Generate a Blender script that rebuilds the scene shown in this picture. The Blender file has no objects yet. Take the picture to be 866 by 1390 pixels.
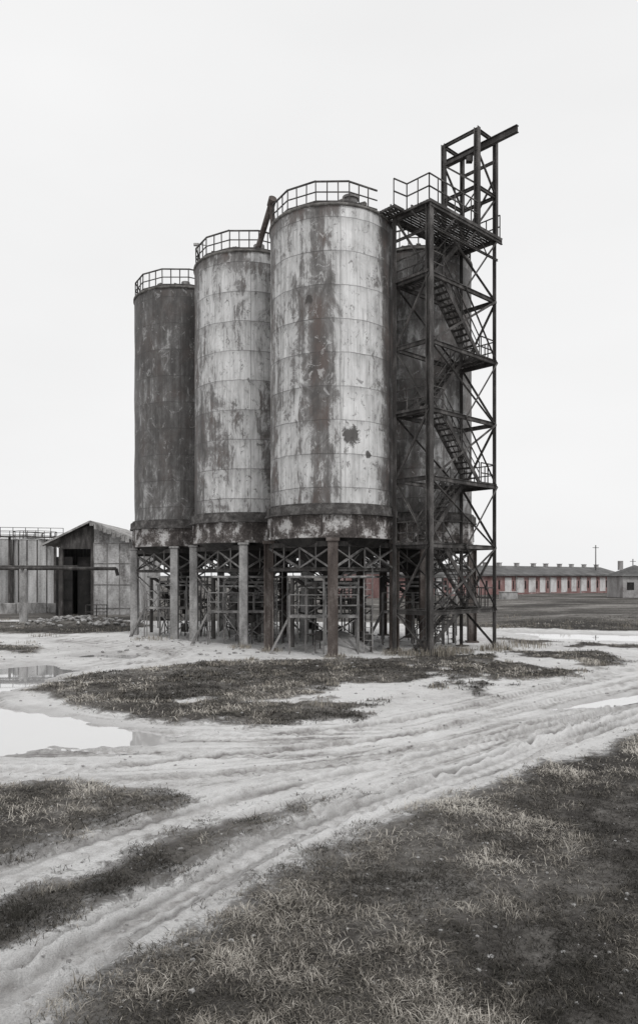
import bpy, math, numpy as np
from mathutils import Vector, Matrix
rng=np.random.default_rng(7)
sc=bpy.context.scene
sc.view_settings.view_transform='Standard'
try: sc.view_settings.look='None'
except Exception: pass
sc.view_settings.exposure=0
sc.view_settings.gamma=1

# ------------------------------------------------------------------ numpy noise
def _h(ix,iy,s):
    n=(ix.astype(np.int64)*374761393+iy.astype(np.int64)*668265263+s*982451653)&0xffffffff
    n=((n^(n>>13))*1274126177)&0xffffffff
    n=n^(n>>16)
    return (n&0xffff)/65535.0
def vn(x,y,s=0):
    ix=np.floor(x);iy=np.floor(y);fx=x-ix;fy=y-iy
    fx=fx*fx*(3-2*fx);fy=fy*fy*(3-2*fy)
    a=_h(ix,iy,s);b=_h(ix+1,iy,s);c=_h(ix,iy+1,s);d=_h(ix+1,iy+1,s)
    return (a*(1-fx)+b*fx)*(1-fy)+(c*(1-fx)+d*fx)*fy
def fbm(x,y,s=0,o=4):
    t=0;a=.5;tot=0
    for i in range(o):
        t=t+a*vn(x,y,s+i*17);tot+=a;x=x*2.03+5.1;y=y*2.03+1.7;a*=.5
    return t/tot*2-1
def sd_poly(px,py,poly):
    P=np.array(poly,float);n=len(P);d=np.full(px.shape,1e18);ins=np.zeros(px.shape,bool)
    for i in range(n):
        a=P[i];b=P[(i+1)%n];ex,ey=b-a;wx=px-a[0];wy=py-a[1]
        t=np.clip((wx*ex+wy*ey)/(ex*ex+ey*ey),0,1)
        d=np.minimum(d,(wx-ex*t)**2+(wy-ey*t)**2)
        c=((a[1]<=py)&(b[1]>py))|((b[1]<=py)&(a[1]>py))
        xi=a[0]+(py-a[1])/(ey if abs(ey)>1e-9 else 1e-9)*ex
        ins^=c&(px<xi)
    d=np.sqrt(d);return np.where(ins,d,-d)
def sd_line(px,py,line):
    P=np.array(line,float);d=np.full(px.shape,1e9);S=np.zeros(px.shape);side=np.zeros(px.shape);acc=0
    for i in range(len(P)-1):
        a=P[i];b=P[i+1];ex,ey=b-a;L=math.hypot(ex,ey);wx=px-a[0];wy=py-a[1]
        t=np.clip((wx*ex+wy*ey)/(L*L),0,1)
        dd=(wx-ex*t)**2+(wy-ey*t)**2;m=dd<d
        d=np.where(m,dd,d);S=np.where(m,acc+t*L,S);side=np.where(m,(ex*wy-ey*wx)/L,side);acc+=L
    return np.sqrt(d),S,side
def smooth(P,k=2):
    P=[Vector(p) for p in P]
    for _ in range(k):
        Q=[P[0]]
        for a,b in zip(P,P[1:]): Q+= [a*.75+b*.25,a*.25+b*.75]
        Q.append(P[-1]);P=Q
    return [(p.x,p.y) for p in P]
def sst(a,b,x):
    t=np.clip((x-a)/(b-a),0,1);return t*t*(3-2*t)

# ------------------------------------------------------------------ ground layout (metres)
ISL=[(-9.1,23.2),(-9.1,25.9),(-7.5,28.5),(-4.35,31.6),(-.4,32.2),(5.9,34.6),(9,37.5),(14,35.3),(13.2,30.5),(9.6,26.2),(6.1,22.9),(3.4,20.6),(2.1,19.5),(0,18.3),(-1.8,17.6),(-3.3,17.8),(-5.4,19.25),(-7.4,20.9)]
RGT=[(60,48),(30,33),(14,22.5),(7.35,17),(5.4,15.2),(3.67,13.7),(1.99,11.9),(.96,11),(-.03,9.8),(-.73,8.85),(-1.2,7.88),(-1.65,7.1),(-1.95,6.5),(-2.3,5),(-4,0),(-6,-12),(60,-12)]
STR=[(.5,12.25),(-.61,11.6),(-1.5,10.85),(-2.25,9.65),(-2.95,8.65),(-3.6,7.95),(-5.5,6.2),(-9,2),(-7.5,1.5),(-4.4,5.6),(-3.0,7.15),(-2.65,7.5),(-2.1,8.15),(-1.56,9.0),(-.84,10.05),(-.05,11.15)]
LFT=[(-14,14.2),(-8,12.9),(-5.46,12.7),(-4.4,12.86),(-3.07,12.6),(-2.0,11.9),(-2.5,11.2),(-3.2,10.2),(-3.5,9.55),(-3.9,9.07),(-6.5,7.2),(-12,2),(-22,2),(-24,12)]
FAR=[(9.5,54),(12.6,51.5),(20.3,48.5),(45,47),(200,60),(3000,200),(3000,3000),(-3000,3000),(-3000,300),(-200,72),(-40,66),(-24,60),(-13,60),(4,58)]
LG1=[(-40,47),(-22,43),(-17,40),(-13.2,37.5),(-12.8,34),(-16,32.8),(-28,34),(-40,36)]
LG2=[(-26,60),(-16,59),(-12,54),(-12,48),(-16,45.5),(-22,47),(-34,52)]
NR=[(10.2,43),(16.4,39.5),(30,38),(30,36),(18,35.5),(14,36.5),(9.5,38.5)]
PUD=[[(-12.8,29.5),(-11.5,30.8),(-9.45,28.8),(-9.6,25.4),(-9.9,23.2),(-9.6,21.9),(-18,22),(-20,30)],
     [(-9.07,20.6),(-7.9,19.8),(-5.9,18.1),(-4.3,17.1),(-3.3,16.6),(-4.6,15.9),(-5.6,15.9),(-6.8,15.2),(-9,15.9),(-12,15.2),(-15,20)],
     [(6.3,20.3),(8.2,21.6),(11,23.9),(14,26.1),(14,25.4),(11,22.9),(8.4,20.9),(7,20.1)],
     [(12.5,48.5),(19.7,46),(30,44.5),(26,41.6),(17.5,41.6),(13.9,43.5)],
     [(-11,35.0),(-8.4,34.6),(-8.6,33.2),(-11.5,33.6)]]
TR=[smooth([(-3.6,4.5),(-2.52,6.58),(-2.2,7.36),(-1.62,8.14),(-.97,9.4),(-.03,10.7),(1.03,11.9),(2.5,13.3),(4.3,15.1),(6.2,17.1),(8.3,19.25),(14,24.6),(28,36)]),
    smooth([(-6.5,6.3),(-4.7,7.7),(-3.7,8.6),(-3.1,9.6),(-2.4,10.6),(-1.5,11.7),(-.4,12.6),(.9,13.7),(2.5,15.0),(4.4,16.7),(9.05,20.9),(14,25.8),(26,36.5)]),
    smooth([(14,27.5),(9,23.3),(5.3,19.8),(3,17.5),(1.1,16.2),(-.5,15.5),(-2,14.9),(-3.3,14.2),(-4.6,13.7),(-8,13.6),(-14,15)]),
    smooth([(13,29.5),(8,24.6),(4.2,20.3),(2,18.5),(.2,17.4),(-1.4,16.7),(-3.5,16.9),(-6.5,18.3),(-9.7,21.3),(-10.6,25),(-9.2,29),(-6,32.6),(-8,37),(-14,43)]),
    smooth([(.5,12.2),(1.6,12.9),(3.4,14.6),(6,17.6),(10,21.6)]),
    smooth([(10,46),(14,44),(20,42.3),(34,41)]),
    smooth([(-3.9,31.0),(-3.2,28.6),(-2.9,26.2),(-4,24.4),(-6.4,23.6),(-8.8,24.2)]),
    smooth([(-12,17.5),(-5,15.3),(0,14.6),(4,16.3),(8,20),(12.5,24.8)]),
    smooth([(-3.0,4.6),(-2.05,6.7),(-1.8,7.45),(-1.25,8.3),(-.6,9.45),(.3,10.8),(1.35,11.9),(2.8,13.25),(4.7,15.1),(7,17.5),(10,20.3)]),
    smooth([(11,23.9),(6,18.6),(3,15.9),(0,13.9),(-3,13.0),(-6,13.1),(-12,14.4)]),
    smooth([(-3.9,4.9),(-2.9,6.5),(-2.5,7.4),(-1.95,8.3),(-1.3,9.5),(-.35,10.85),(.75,12.1),(2.2,13.5),(4,15.4),(5.9,17.4)]),
    smooth([(-6.9,6.6),(-5.0,8.1),(-4.0,9.05),(-3.4,10.1),(-2.7,11.1),(-1.8,12.1),(-.6,13.0),(.8,14.1)])]
TRW=[.17,.20,.20,.20,.09,.26,.2,.18,.05,.18,.05,.05]
TRD=[.13,.11,.08,.09,.08,.04,.03,.06,.08,.06,.09,.06]
CEN=[smooth([(-5,5.4),(-3.3,8.1),(-2,9.9),(-.7,11.6),(.7,13.1),(3,15.6),(6.5,18.9),(9.5,22),(14,26),(27,37)]),
     smooth([(-14,15.5),(-8,14.4),(-4,14.2),(-1,15),(1.5,16.5),(4,18.8),(8,22.8),(13,27.5)]),
     smooth([(0,17),(-3.5,16.7),(-7,18.2),(-10.3,21.5),(-11,25),(-9.5,30),(-7,33.6),(-9,38),(-16,44)])]

def grass_sd(x,y):
    s=np.full(x.shape,-50.)
    for i,p in enumerate([ISL,RGT,STR,LFT,FAR,LG1,LG2,NR]):
        s=np.maximum(s,sd_poly(x,y,p)+(.16 if i in (2,3) else 0))
    d=np.clip(np.hypot(x,y)/12,.65,4)
    n=fbm(x*.9,y*.9,3,5)*.5+fbm(x*.28,y*.28,11,3)*.5*np.clip((y-14)/10,0,1)
    s=np.clip(s,-1.6,1.6)+n*np.clip(d,.6,1.7)
    nf=1-sst(44,52,y)
    bare=fbm(x*.33+7,y*.33,31,4)
    s=s-np.clip(bare-.12,0,1)*5.0*np.clip((y-16)/6,0,1)*nf
    bare2=fbm(x*.8+3,y*.8,36,4)
    s=s-np.clip(bare2-.25,0,1)*2.6*nf*sst(14,18,y)
    s=s-1.5*np.exp(-(((x-4.9)/2.6)**2+((y-25.2)/2.8)**2))
    s=s-1.0*np.exp(-(((x-9.5)/2.6)**2+((y-30.5)/2.2)**2))
    return s
def pud_sd(x,y):
    s=np.full(x.shape,-50.)
    for p in PUD: s=np.maximum(s,sd_poly(x,y,p))
    return np.clip(s,-2,2)+fbm(x*.7,y*.7,5,5)*.65+fbm(x*2.6,y*2.6,15,3)*.15
def height(x,y,full=False):
    g=grass_sd(x,y);p=pud_sd(x,y);r=np.hypot(x,y)
    z=fbm(x*.12,y*.12,40,3)*.05+fbm(x*1.1,y*1.1,41,4)*.03+fbm(x*6,y*6,43,3)*.018*np.clip(2-r/14,0,1)
    z=z+sst(-.3,.5,g)*(.05+fbm(x*2.2,y*2.2,48,4)*.05)
    z=z-sst(-.5,.35,p)*.11
    far=sst(52,75,y);z=z+far*(fbm(x*.06,y*.06,50,3)*.35)
    z=z+.55*np.exp(-((y-60)/5.)**2)*sst(14,22,x)*(1+.5*fbm(x*.2,y*.2,9,3))
    z=z+.45*np.exp(-(((x+18)/3.2)**2+((y-55)/2.5)**2))*(1+fbm(x*1.3,y*1.3,77,3))
    wet=sst(-1.0,.1,p)
    rut=np.zeros(x.shape);stk=np.zeros(x.shape);edge=np.zeros(x.shape)
    dry=1-.8*sst(-.4,.3,p)
    for ci,L in enumerate(CEN):
        d,S,sd=sd_line(x,y,L)
        f=np.exp(-(d/1.9)**4)
        a=fbm(S*.22+ci*9,sd*7.,70+ci,4)
        a=np.clip(a*1.6,-1,1)
        stk=np.where(f>np.abs(stk),a*f,stk)
        z=z+a*f*.022*dry
    for ti,(L,w,dp) in enumerate(zip(TR,TRW,TRD)):
        d,S,sd=sd_line(x,y,L)
        wob=fbm(S*.45,S*0+3,60+ti,2)*.06
        q=np.abs(sd+wob);q=np.where(d<2,q,9)
        m=1-sst(w*.9,w*1.05+.02,q)
        ridge=np.exp(-((q-w-.07)/(.045))**2)
        k=.6+.4*fbm(S*.25,S*0,61,2)
        z=z-dp*m*k*dry+ridge*dp*.75*k*dry*(.7+1.3*fbm(x*4,y*4,62,2))
        lug=np.sin(2*math.pi*(S/.28+np.abs(sd)*1.6/w*.35))
        if w>.1: z=z+m*.026*np.clip(lug*1.5,-1,1)*k*dry
        rut=np.maximum(rut,m*k*(.55+.45*np.clip(lug*1.5,-1,1))*min(1,dp/.08))
        edge=np.maximum(edge,np.exp(-((q-w+.02)/.032)**2)*np.clip(.45+.9*fbm(S*.8,sd*0+ti,63,3),0,1)*min(1,dp/.08))
        if dp>.06: g=g-.5*sst(.2,1,m)*k
    if full: return z,g,p,wet,rut,stk,edge
    return z

# ------------------------------------------------------------------ materials
def ds(c,k=.6):
    if not hasattr(c,'__len__'): return (c,c,c)
    l=.2126*c[0]+.7152*c[1]+.0722*c[2]
    return tuple(l+(v-l)*k for v in c[:3])
class NT:
    def __init__(s,m):
        m.use_nodes=True;s.t=m.node_tree;s.t.nodes.clear()
    def n(s,typ,ins=None,**kw):
        nd=s.t.nodes.new(typ)
        for k,v in kw.items(): setattr(nd,k,v)
        if ins:
            for k,v in ins.items():
                if isinstance(v,bpy.types.NodeSocket): s.t.links.new(v,nd.inputs[k])
                else: nd.inputs[k].default_value=v
        return nd
    def l(s,a,b): s.t.links.new(a,b)
    def math(s,op,a,b=0.,c=0.,clamp=False):
        nd=s.t.nodes.new('ShaderNodeMath');nd.operation=op;nd.use_clamp=clamp
        for i,v in enumerate((a,b,c)):
            if isinstance(v,bpy.types.NodeSocket): s.l(v,nd.inputs[i])
            else: nd.inputs[i].default_value=v
        return nd.outputs[0]
    def mix(s,f,a,b,bt='MIX'):
        nd=s.t.nodes.new('ShaderNodeMix');nd.data_type='RGBA';nd.blend_type=bt
        for i,v in ((0,f),(6,a),(7,b)):
            if isinstance(v,bpy.types.NodeSocket): s.l(v,nd.inputs[i])
            else: nd.inputs[i].default_value=v if i==0 else (*ds(v),1)
        return nd.outputs[2]
    def ramp(s,f,stops,interp='LINEAR',sat=.6):
        nd=s.t.nodes.new('ShaderNodeValToRGB');cr=nd.color_ramp;cr.interpolation=interp
        while len(cr.elements)<len(stops): cr.elements.new(.5)
        for e,(p,c) in zip(cr.elements,stops):
            e.position=p
            e.color=(*ds(c,sat),1)
        s.l(f,nd.inputs[0]);return nd.outputs[0]
    def noise(s,vec,scale,detail=4,rough=.55,dist=0.):
        nd=s.n('ShaderNodeTexNoise',{'Scale':scale,'Detail':detail,'Roughness':rough,'Distortion':dist})
        if vec: s.l(vec,nd.inputs['Vector'])
        return nd.outputs['Fac']
    def mapping(s,vec,loc=(0,0,0),scale=(1,1,1)):
        nd=s.n('ShaderNodeMapping',{'Location':loc,'Scale':scale});s.l(vec,nd.inputs['Vector']);return nd.outputs[0]
    def out(s,col,rough=.8,metal=0.,bump=None,bs=.3,bd=.02,spec=.3):
        p=s.n('ShaderNodeBsdfPrincipled')
        for k,v in (('Base Color',col),('Roughness',rough),('Metallic',metal),('Specular IOR Level',spec)):
            if isinstance(v,bpy.types.NodeSocket): s.l(v,p.inputs[k])
            else: p.inputs[k].default_value=(*v,1) if k=='Base Color' else v
        if bump is not None:
            b=s.n('ShaderNodeBump',{'Strength':bs,'Distance':bd});s.l(bump,b.inputs['Height']);s.l(b.outputs[0],p.inputs['Normal'])
        o=s.n('ShaderNodeOutputMaterial');s.l(p.outputs[0],o.inputs[0]);return p
def M(name): return bpy.data.materials.new(name)

def weathered(name,c1,c2,c3,scale=1.5,stretch=.35,rough=.8,bs=.4,lo=.36,hi=.64,sat=.6):
    m=M(name);t=NT(m);g=t.n('ShaderNodeTexCoord').outputs['Object']
    v=t.mapping(g,scale=(1,1,stretch))
    a=t.noise(v,scale,8,.65,.3);b=t.noise(g,scale*9,5,.6)
    f=t.math('ADD',t.math('MULTIPLY',a,.75),t.math('MULTIPLY',b,.25))
    col=t.ramp(f,[(lo,c1),(.5,c2),(hi,c3)],sat=sat)
    t.out(col,rough,0,b,bs,.02);return m
m_steel=weathered('dark_rusty_steel',(.028,.025,.023),(.06,.054,.051),(.15,.138,.13),2.0)
m_steel2=weathered('grey_painted_steel',(.08,.075,.072),(.19,.18,.175),(.36,.35,.34),2.2)
m_legr=weathered('rusty_leg_steel',(.045,.034,.03),(.10,.08,.071),(.24,.215,.2),1.6,sat=.8)
m_conc=weathered('aged_concrete',(.12,.115,.11),(.29,.282,.275),(.47,.46,.45),1.3,.5)
m_band=weathered('rust_band',(.05,.040,.036),(.12,.10,.092),(.5,.485,.475),1.3,.8,lo=.41,hi=.58)
m_flange=weathered('flange_steel',(.03,.027,.026),(.075,.067,.063),(.18,.17,.163),2.5,1)
m_roofm=weathered('roof_debris',(.05,.045,.04),(.12,.11,.1),(.25,.24,.22),2.5,1)
m_dark=weathered('hopper_steel',(.015,.014,.013),(.035,.032,.03),(.08,.074,.07),1.2)
m_tank=weathered('tank_paint',(.15,.145,.14),(.38,.375,.37),(.58,.575,.57),.6,.15)
m_panel=weathered('shed_panel_metal',(.14,.13,.125),(.34,.33,.325),(.55,.545,.54),.7,.4,lo=.4,hi=.6)
m_tin=weathered('corrugated_tin',(.12,.11,.105),(.28,.27,.26),(.48,.47,.46),.8,1)
m_black=weathered('dark_interior',(.01,.01,.01),(.02,.018,.017),(.04,.035,.033),.8,1)
m_pile=weathered('spilled_cement',(.2,.19,.185),(.33,.32,.31),(.45,.44,.43),2,1)

def silo_mat(name,seed,bias,prof,vert,gain=2.1,hi=1.,red_amt=.6,scar=None):
    m=M(name);t=NT(m);uv=t.n('ShaderNodeTexCoord').outputs['UV']
    sep=t.n('ShaderNodeSeparateXYZ');t.l(uv,sep.inputs[0])
    big=t.noise(t.mapping(uv,(seed,seed*.7,seed),(.45,.22,1)),1,8,.66,1.1)
    stk=t.noise(t.mapping(uv,(seed*2,3,seed),(2.4,.14,1)),1,8,.68,.3)
    mid=t.noise(t.mapping(uv,(seed,9,seed+4),(1.5,.75,1)),1,11,.76,1.2)
    fine=t.noise(t.mapping(uv,(seed,1,seed+8),(7,4,1)),1,8,.75,.3)
    drip=t.noise(t.mapping(uv,(seed*3,3,seed),(8,.3,1)),1,6,.68,.3)
    wv=t.noise(t.mapping(uv,(0,0,seed),(.9,.5,1)),1,3,.5)
    off=t.n('ShaderNodeCombineXYZ');t.l(t.math('MULTIPLY_ADD',wv,.10,-.05),off.inputs[1]);t.l(t.math('MULTIPLY_ADD',wv,.06,-.03),off.inputs[0])
    av=t.n('ShaderNodeVectorMath',operation='ADD');t.l(t.mapping(uv,(-.35,.0,0)),av.inputs[0]);t.l(off.outputs[0],av.inputs[1])
    br=t.n('ShaderNodeTexBrick',{'Scale':1.,'Mortar Size':.022,'Mortar Smooth':.35,'Brick Width':3.14,'Row Height':1.53,'Bias':0.,'Color1':(0,0,0,1),'Color2':(1,1,1,1),'Mortar':(.5,.5,.5,1)},offset=.0,offset_frequency=2,squash=1)
    t.l(av.outputs[0],br.inputs['Vector'])
    seam=br.outputs['Fac'];plate=t.n('ShaderNodeRGBToBW');t.l(br.outputs['Color'],plate.inputs[0])
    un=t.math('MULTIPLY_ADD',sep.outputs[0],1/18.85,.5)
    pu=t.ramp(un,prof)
    vnrm=t.math('MULTIPLY_ADD',sep.outputs[1],1/14.,-6.5/14.)
    pv=t.ramp(vnrm,vert)
    s=t.math('MULTIPLY',big,.30)
    s=t.math('MULTIPLY_ADD',stk,.26,s);s=t.math('MULTIPLY_ADD',mid,.30,s);s=t.math('MULTIPLY_ADD',fine,.06,s);s=t.math('MULTIPLY_ADD',drip,.08,s)
    s=t.math('MULTIPLY_ADD',s,gain,.5-.5*gain+bias)
    s=t.math('MULTIPLY_ADD',plate.outputs[0],.07,s)
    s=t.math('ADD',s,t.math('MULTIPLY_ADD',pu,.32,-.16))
    s=t.math('ADD',s,t.math('MULTIPLY_ADD',pv,.24,-.12))
    c=lambda v:tuple(k*hi for k in v)
    col=t.ramp(s,[(.24,c((.045,.04,.037))),(.38,c((.09,.08,.075))),(.46,c((.16,.15,.144))),(.52,c((.25,.241,.236))),(.542,c((.45,.445,.44))),(.64,c((.62,.616,.612))),(.8,c((.76,.757,.753)))])
    red=t.ramp(t.noise(t.mapping(uv,(seed,5,2),(.8,.5,1)),1,6,.6,.5),[(.47,0),(.62,1)])
    dk=t.ramp(s,[(.40,1),(.53,0)])
    k=t.math('MULTIPLY',t.math('MULTIPLY',red,dk),red_amt)
    col=t.mix(k,col,(.14,.08,.06))
    dsx=t.ramp(drip,[(.48,0),(.62,1)])
    col=t.mix(t.math('MULTIPLY',dsx,.38),col,(.085,.077,.073))
    sp=t.noise(t.mapping(uv,(seed,2,9),(3.2,2.4,1)),1,9,.78,.8)
    col=t.mix(t.math('MULTIPLY',t.ramp(sp,[(.57,0),(.61,1)]),.75),col,(.09,.082,.077))
    sp2=t.noise(t.mapping(uv,(seed,6,19),(1.7,1.1,1)),1,9,.78,1.2)
    col=t.mix(t.math('MULTIPLY',t.ramp(sp2,[(.58,0),(.605,1)]),.55),col,c((.58,.575,.57)))
    col=t.mix(t.math('MULTIPLY',fine,.18),col,(.17,.163,.158))
    ph=t.math('FRACT',t.math('MULTIPLY',sep.outputs[1],1/1.53))
    bl=t.math('MULTIPLY',t.math('POWER',ph,5.),t.ramp(stk,[(.42,0),(.62,.6)]))
    col=t.mix(bl,col,(.075,.068,.064))
    if scar:
        # peeled, rusted-through patches: (u, z, half width, half height)
        for (u0,v0,ru,rv) in scar:
            du=t.math('MULTIPLY',t.math('ADD',sep.outputs[0],-u0),1/ru);dv_=t.math('MULTIPLY',t.math('ADD',sep.outputs[1],-v0),1/rv)
            rr=t.math('SQRT',t.math('ADD',t.math('MULTIPLY',du,du),t.math('MULTIPLY',dv_,dv_)))
            rr=t.math('ADD',rr,t.math('MULTIPLY_ADD',sp,3.2,-1.6))
            col=t.mix(t.ramp(rr,[(.72,.92),(.95,0)]),col,(.05,.042,.038))
    col=t.mix(t.math('MULTIPLY',seam,t.math('MULTIPLY_ADD',mid,1.2,-.12,clamp=True)),col,(.045,.041,.039))
    hb=t.math('SUBTRACT',t.math('MULTIPLY',mid,.5),seam)
    t.out(col,.58,0.,t.math('MULTIPLY_ADD',fine,.3,hb),.45,.03,.4);return m
V0=[(0,.35),(.05,.5),(.3,.55),(.5,.42),(.7,.52),(.93,.52),(1,.1)]
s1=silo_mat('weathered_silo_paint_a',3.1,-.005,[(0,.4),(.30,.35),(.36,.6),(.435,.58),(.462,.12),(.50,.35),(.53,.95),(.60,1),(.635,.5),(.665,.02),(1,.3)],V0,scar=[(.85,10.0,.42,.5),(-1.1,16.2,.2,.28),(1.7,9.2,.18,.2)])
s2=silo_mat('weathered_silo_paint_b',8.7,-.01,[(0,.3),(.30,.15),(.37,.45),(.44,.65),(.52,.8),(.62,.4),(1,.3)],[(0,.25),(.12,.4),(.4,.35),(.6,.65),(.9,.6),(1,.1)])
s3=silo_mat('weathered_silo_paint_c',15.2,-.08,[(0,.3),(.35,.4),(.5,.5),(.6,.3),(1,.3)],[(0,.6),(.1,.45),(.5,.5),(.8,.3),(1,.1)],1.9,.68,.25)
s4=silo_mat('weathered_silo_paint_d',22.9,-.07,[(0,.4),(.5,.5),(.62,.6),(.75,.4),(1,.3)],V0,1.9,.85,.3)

# ------------------------------------------------------------------ mesh builder
class Part:
    def __init__(s): s.v=[];s.f=[]
    def box(s,c,sz,R=None):
        b=len(s.v);x,y,z=[k/2 for k in sz]
        for dx,dy,dz in ((-x,-y,-z),(x,-y,-z),(x,y,-z),(-x,y,-z),(-x,-y,z),(x,-y,z),(x,y,z),(-x,y,z)):
            p=Vector((dx,dy,dz))
            if R is not None: p=R@p
            s.v.append(tuple(p+Vector(c)))
        for f in ((0,3,2,1),(4,5,6,7),(0,1,5,4),(1,2,6,5),(2,3,7,6),(3,0,4,7)): s.f.append(tuple(b+i for i in f))
    def beam(s,p,q,w=.1,h=None,prof='box'):
        h=h or w;p=Vector(p);q=Vector(q);d=q-p;L=d.length
        if L<1e-4:return
        d.normalize();up=Vector((0,0,1)) if abs(d.z)<.95 else Vector((1,0,0)) 
        x=d.cross(up).normalized();y=x.cross(d).normalized()
        R=Matrix((x,d,y)).transposed();c=(p+q)/2
        if prof=='box': s.box(c,(w,L,h),R)
        elif prof=='I':
            tk=max(.02,h*.1)
            s.box(c+y*(h/2-tk/2),(w,L,tk),R);s.box(c-y*(h/2-tk/2),(w,L,tk),R);s.box(c,(tk,L-.002,h-2*tk-.002),R)
        elif prof=='L':
            tk=max(.014,w*.14)
            s.box(c-x*(w/2-tk/2),(tk,L,h),R);s.box(c-y*(h/2-tk/2)+x*(tk/2+.001),(w-tk,L-.003,tk),R)
    def post(s,x,y,z0,z1,w,ang=0,prof='box'):
        R=Matrix.Rotation(ang,3,'Z');c=Vector((x,y,(z0+z1)/2));h=z1-z0
        if prof=='box': s.box(c,(w,w,h),R)
        elif prof=='H':
            tk=w*.12
            s.box(c+R@Vector((0,w/2-tk/2,0)),(w,tk,h),R);s.box(c-R@Vector((0,w/2-tk/2,0)),(w,tk,h),R);s.box(c,(tk*1.3,w-2*tk-.002,h-.004),R)
        elif prof=='L':
            tk=w*.16
            s.box(c+R@Vector((0,w/2-tk/2,0)),(w,tk,h),R);s.box(c+R@Vector((-w/2+tk/2,-tk/2,0)),(tk,w-tk-.002,h-.003),R)
    def tube(s,p,q,r,n=10,cap=True,r2=None):
        r2=r if r2 is None else r2
        p=Vector(p);q=Vector(q);d=(q-p).normalized();up=Vector((0,0,1)) if abs(d.z)<.95 else Vector((1,0,0))
        x=d.cross(up).normalized();y=x.cross(d);b=len(s.v)
        for c,rr in ((p,r),(q,r2)):
            for i in range(n):
                a=2*math.pi*i/n;s.v.append(tuple(c+(x*math.cos(a)+y*math.sin(a))*rr))
        for i in range(n): j=(i+1)%n;s.f.append((b+i,b+j,b+n+j,b+n+i))
        if cap: s.f.append(tuple(range(b+n-1,b-1,-1)));s.f.append(tuple(range(b+n,b+2*n)))
    def rev(s,cx,cy,prof,n=64):
        b=len(s.v)
        for r,z in prof:
            for i in range(n):
                a=2*math.pi*i/n;s.v.append((cx+r*math.sin(a),cy-r*math.cos(a),z))
        for k in range(len(prof)-1):
            for i in range(n):
                j=(i+1)%n;s.f.append((b+k*n+i,b+k*n+j,b+(k+1)*n+j,b+(k+1)*n+i))
    def poly(s,pts):
        b=len(s.v);s.v+= [tuple(p) for p in pts];s.f.append(tuple(range(b,b+len(pts))))
    def make(s,name,mat,parent=None,smooth=False,bevel=0):
        me=bpy.data.meshes.new(name);me.from_pydata(s.v,[],s.f);me.materials.append(mat)
        me.update()
        o=bpy.data.objects.new(name,me);sc.collection.objects.link(o)
        if smooth:
            me.polygons.foreach_set('use_smooth',[True]*len(me.polygons))
        if bevel:
            b=o.modifiers.new('bevel','BEVEL');b.width=bevel;b.segments=1;b.limit_method='ANGLE'
        if parent: o.parent=parent
        return o
def empty(name):
    o=bpy.data.objects.new(name,None);sc.collection.objects.link(o);return o

# ------------------------------------------------------------------ silos
R0=3.0;ZT=20.5
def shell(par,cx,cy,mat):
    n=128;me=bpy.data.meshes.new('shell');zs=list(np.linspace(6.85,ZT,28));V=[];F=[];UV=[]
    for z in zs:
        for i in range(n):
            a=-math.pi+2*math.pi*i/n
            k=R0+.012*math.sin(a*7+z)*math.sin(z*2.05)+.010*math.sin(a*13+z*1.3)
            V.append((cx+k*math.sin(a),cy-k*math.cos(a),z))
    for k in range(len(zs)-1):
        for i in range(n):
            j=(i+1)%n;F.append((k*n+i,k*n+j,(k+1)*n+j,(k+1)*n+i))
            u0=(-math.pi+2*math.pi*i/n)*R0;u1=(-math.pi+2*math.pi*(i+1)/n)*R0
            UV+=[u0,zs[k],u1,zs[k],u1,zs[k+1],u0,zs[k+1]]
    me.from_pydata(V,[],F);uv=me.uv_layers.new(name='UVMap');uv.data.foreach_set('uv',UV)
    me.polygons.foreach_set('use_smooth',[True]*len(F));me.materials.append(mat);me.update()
    o=bpy.data.objects.new('shell',me);sc.collection.objects.link(o);o.parent=par
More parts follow.
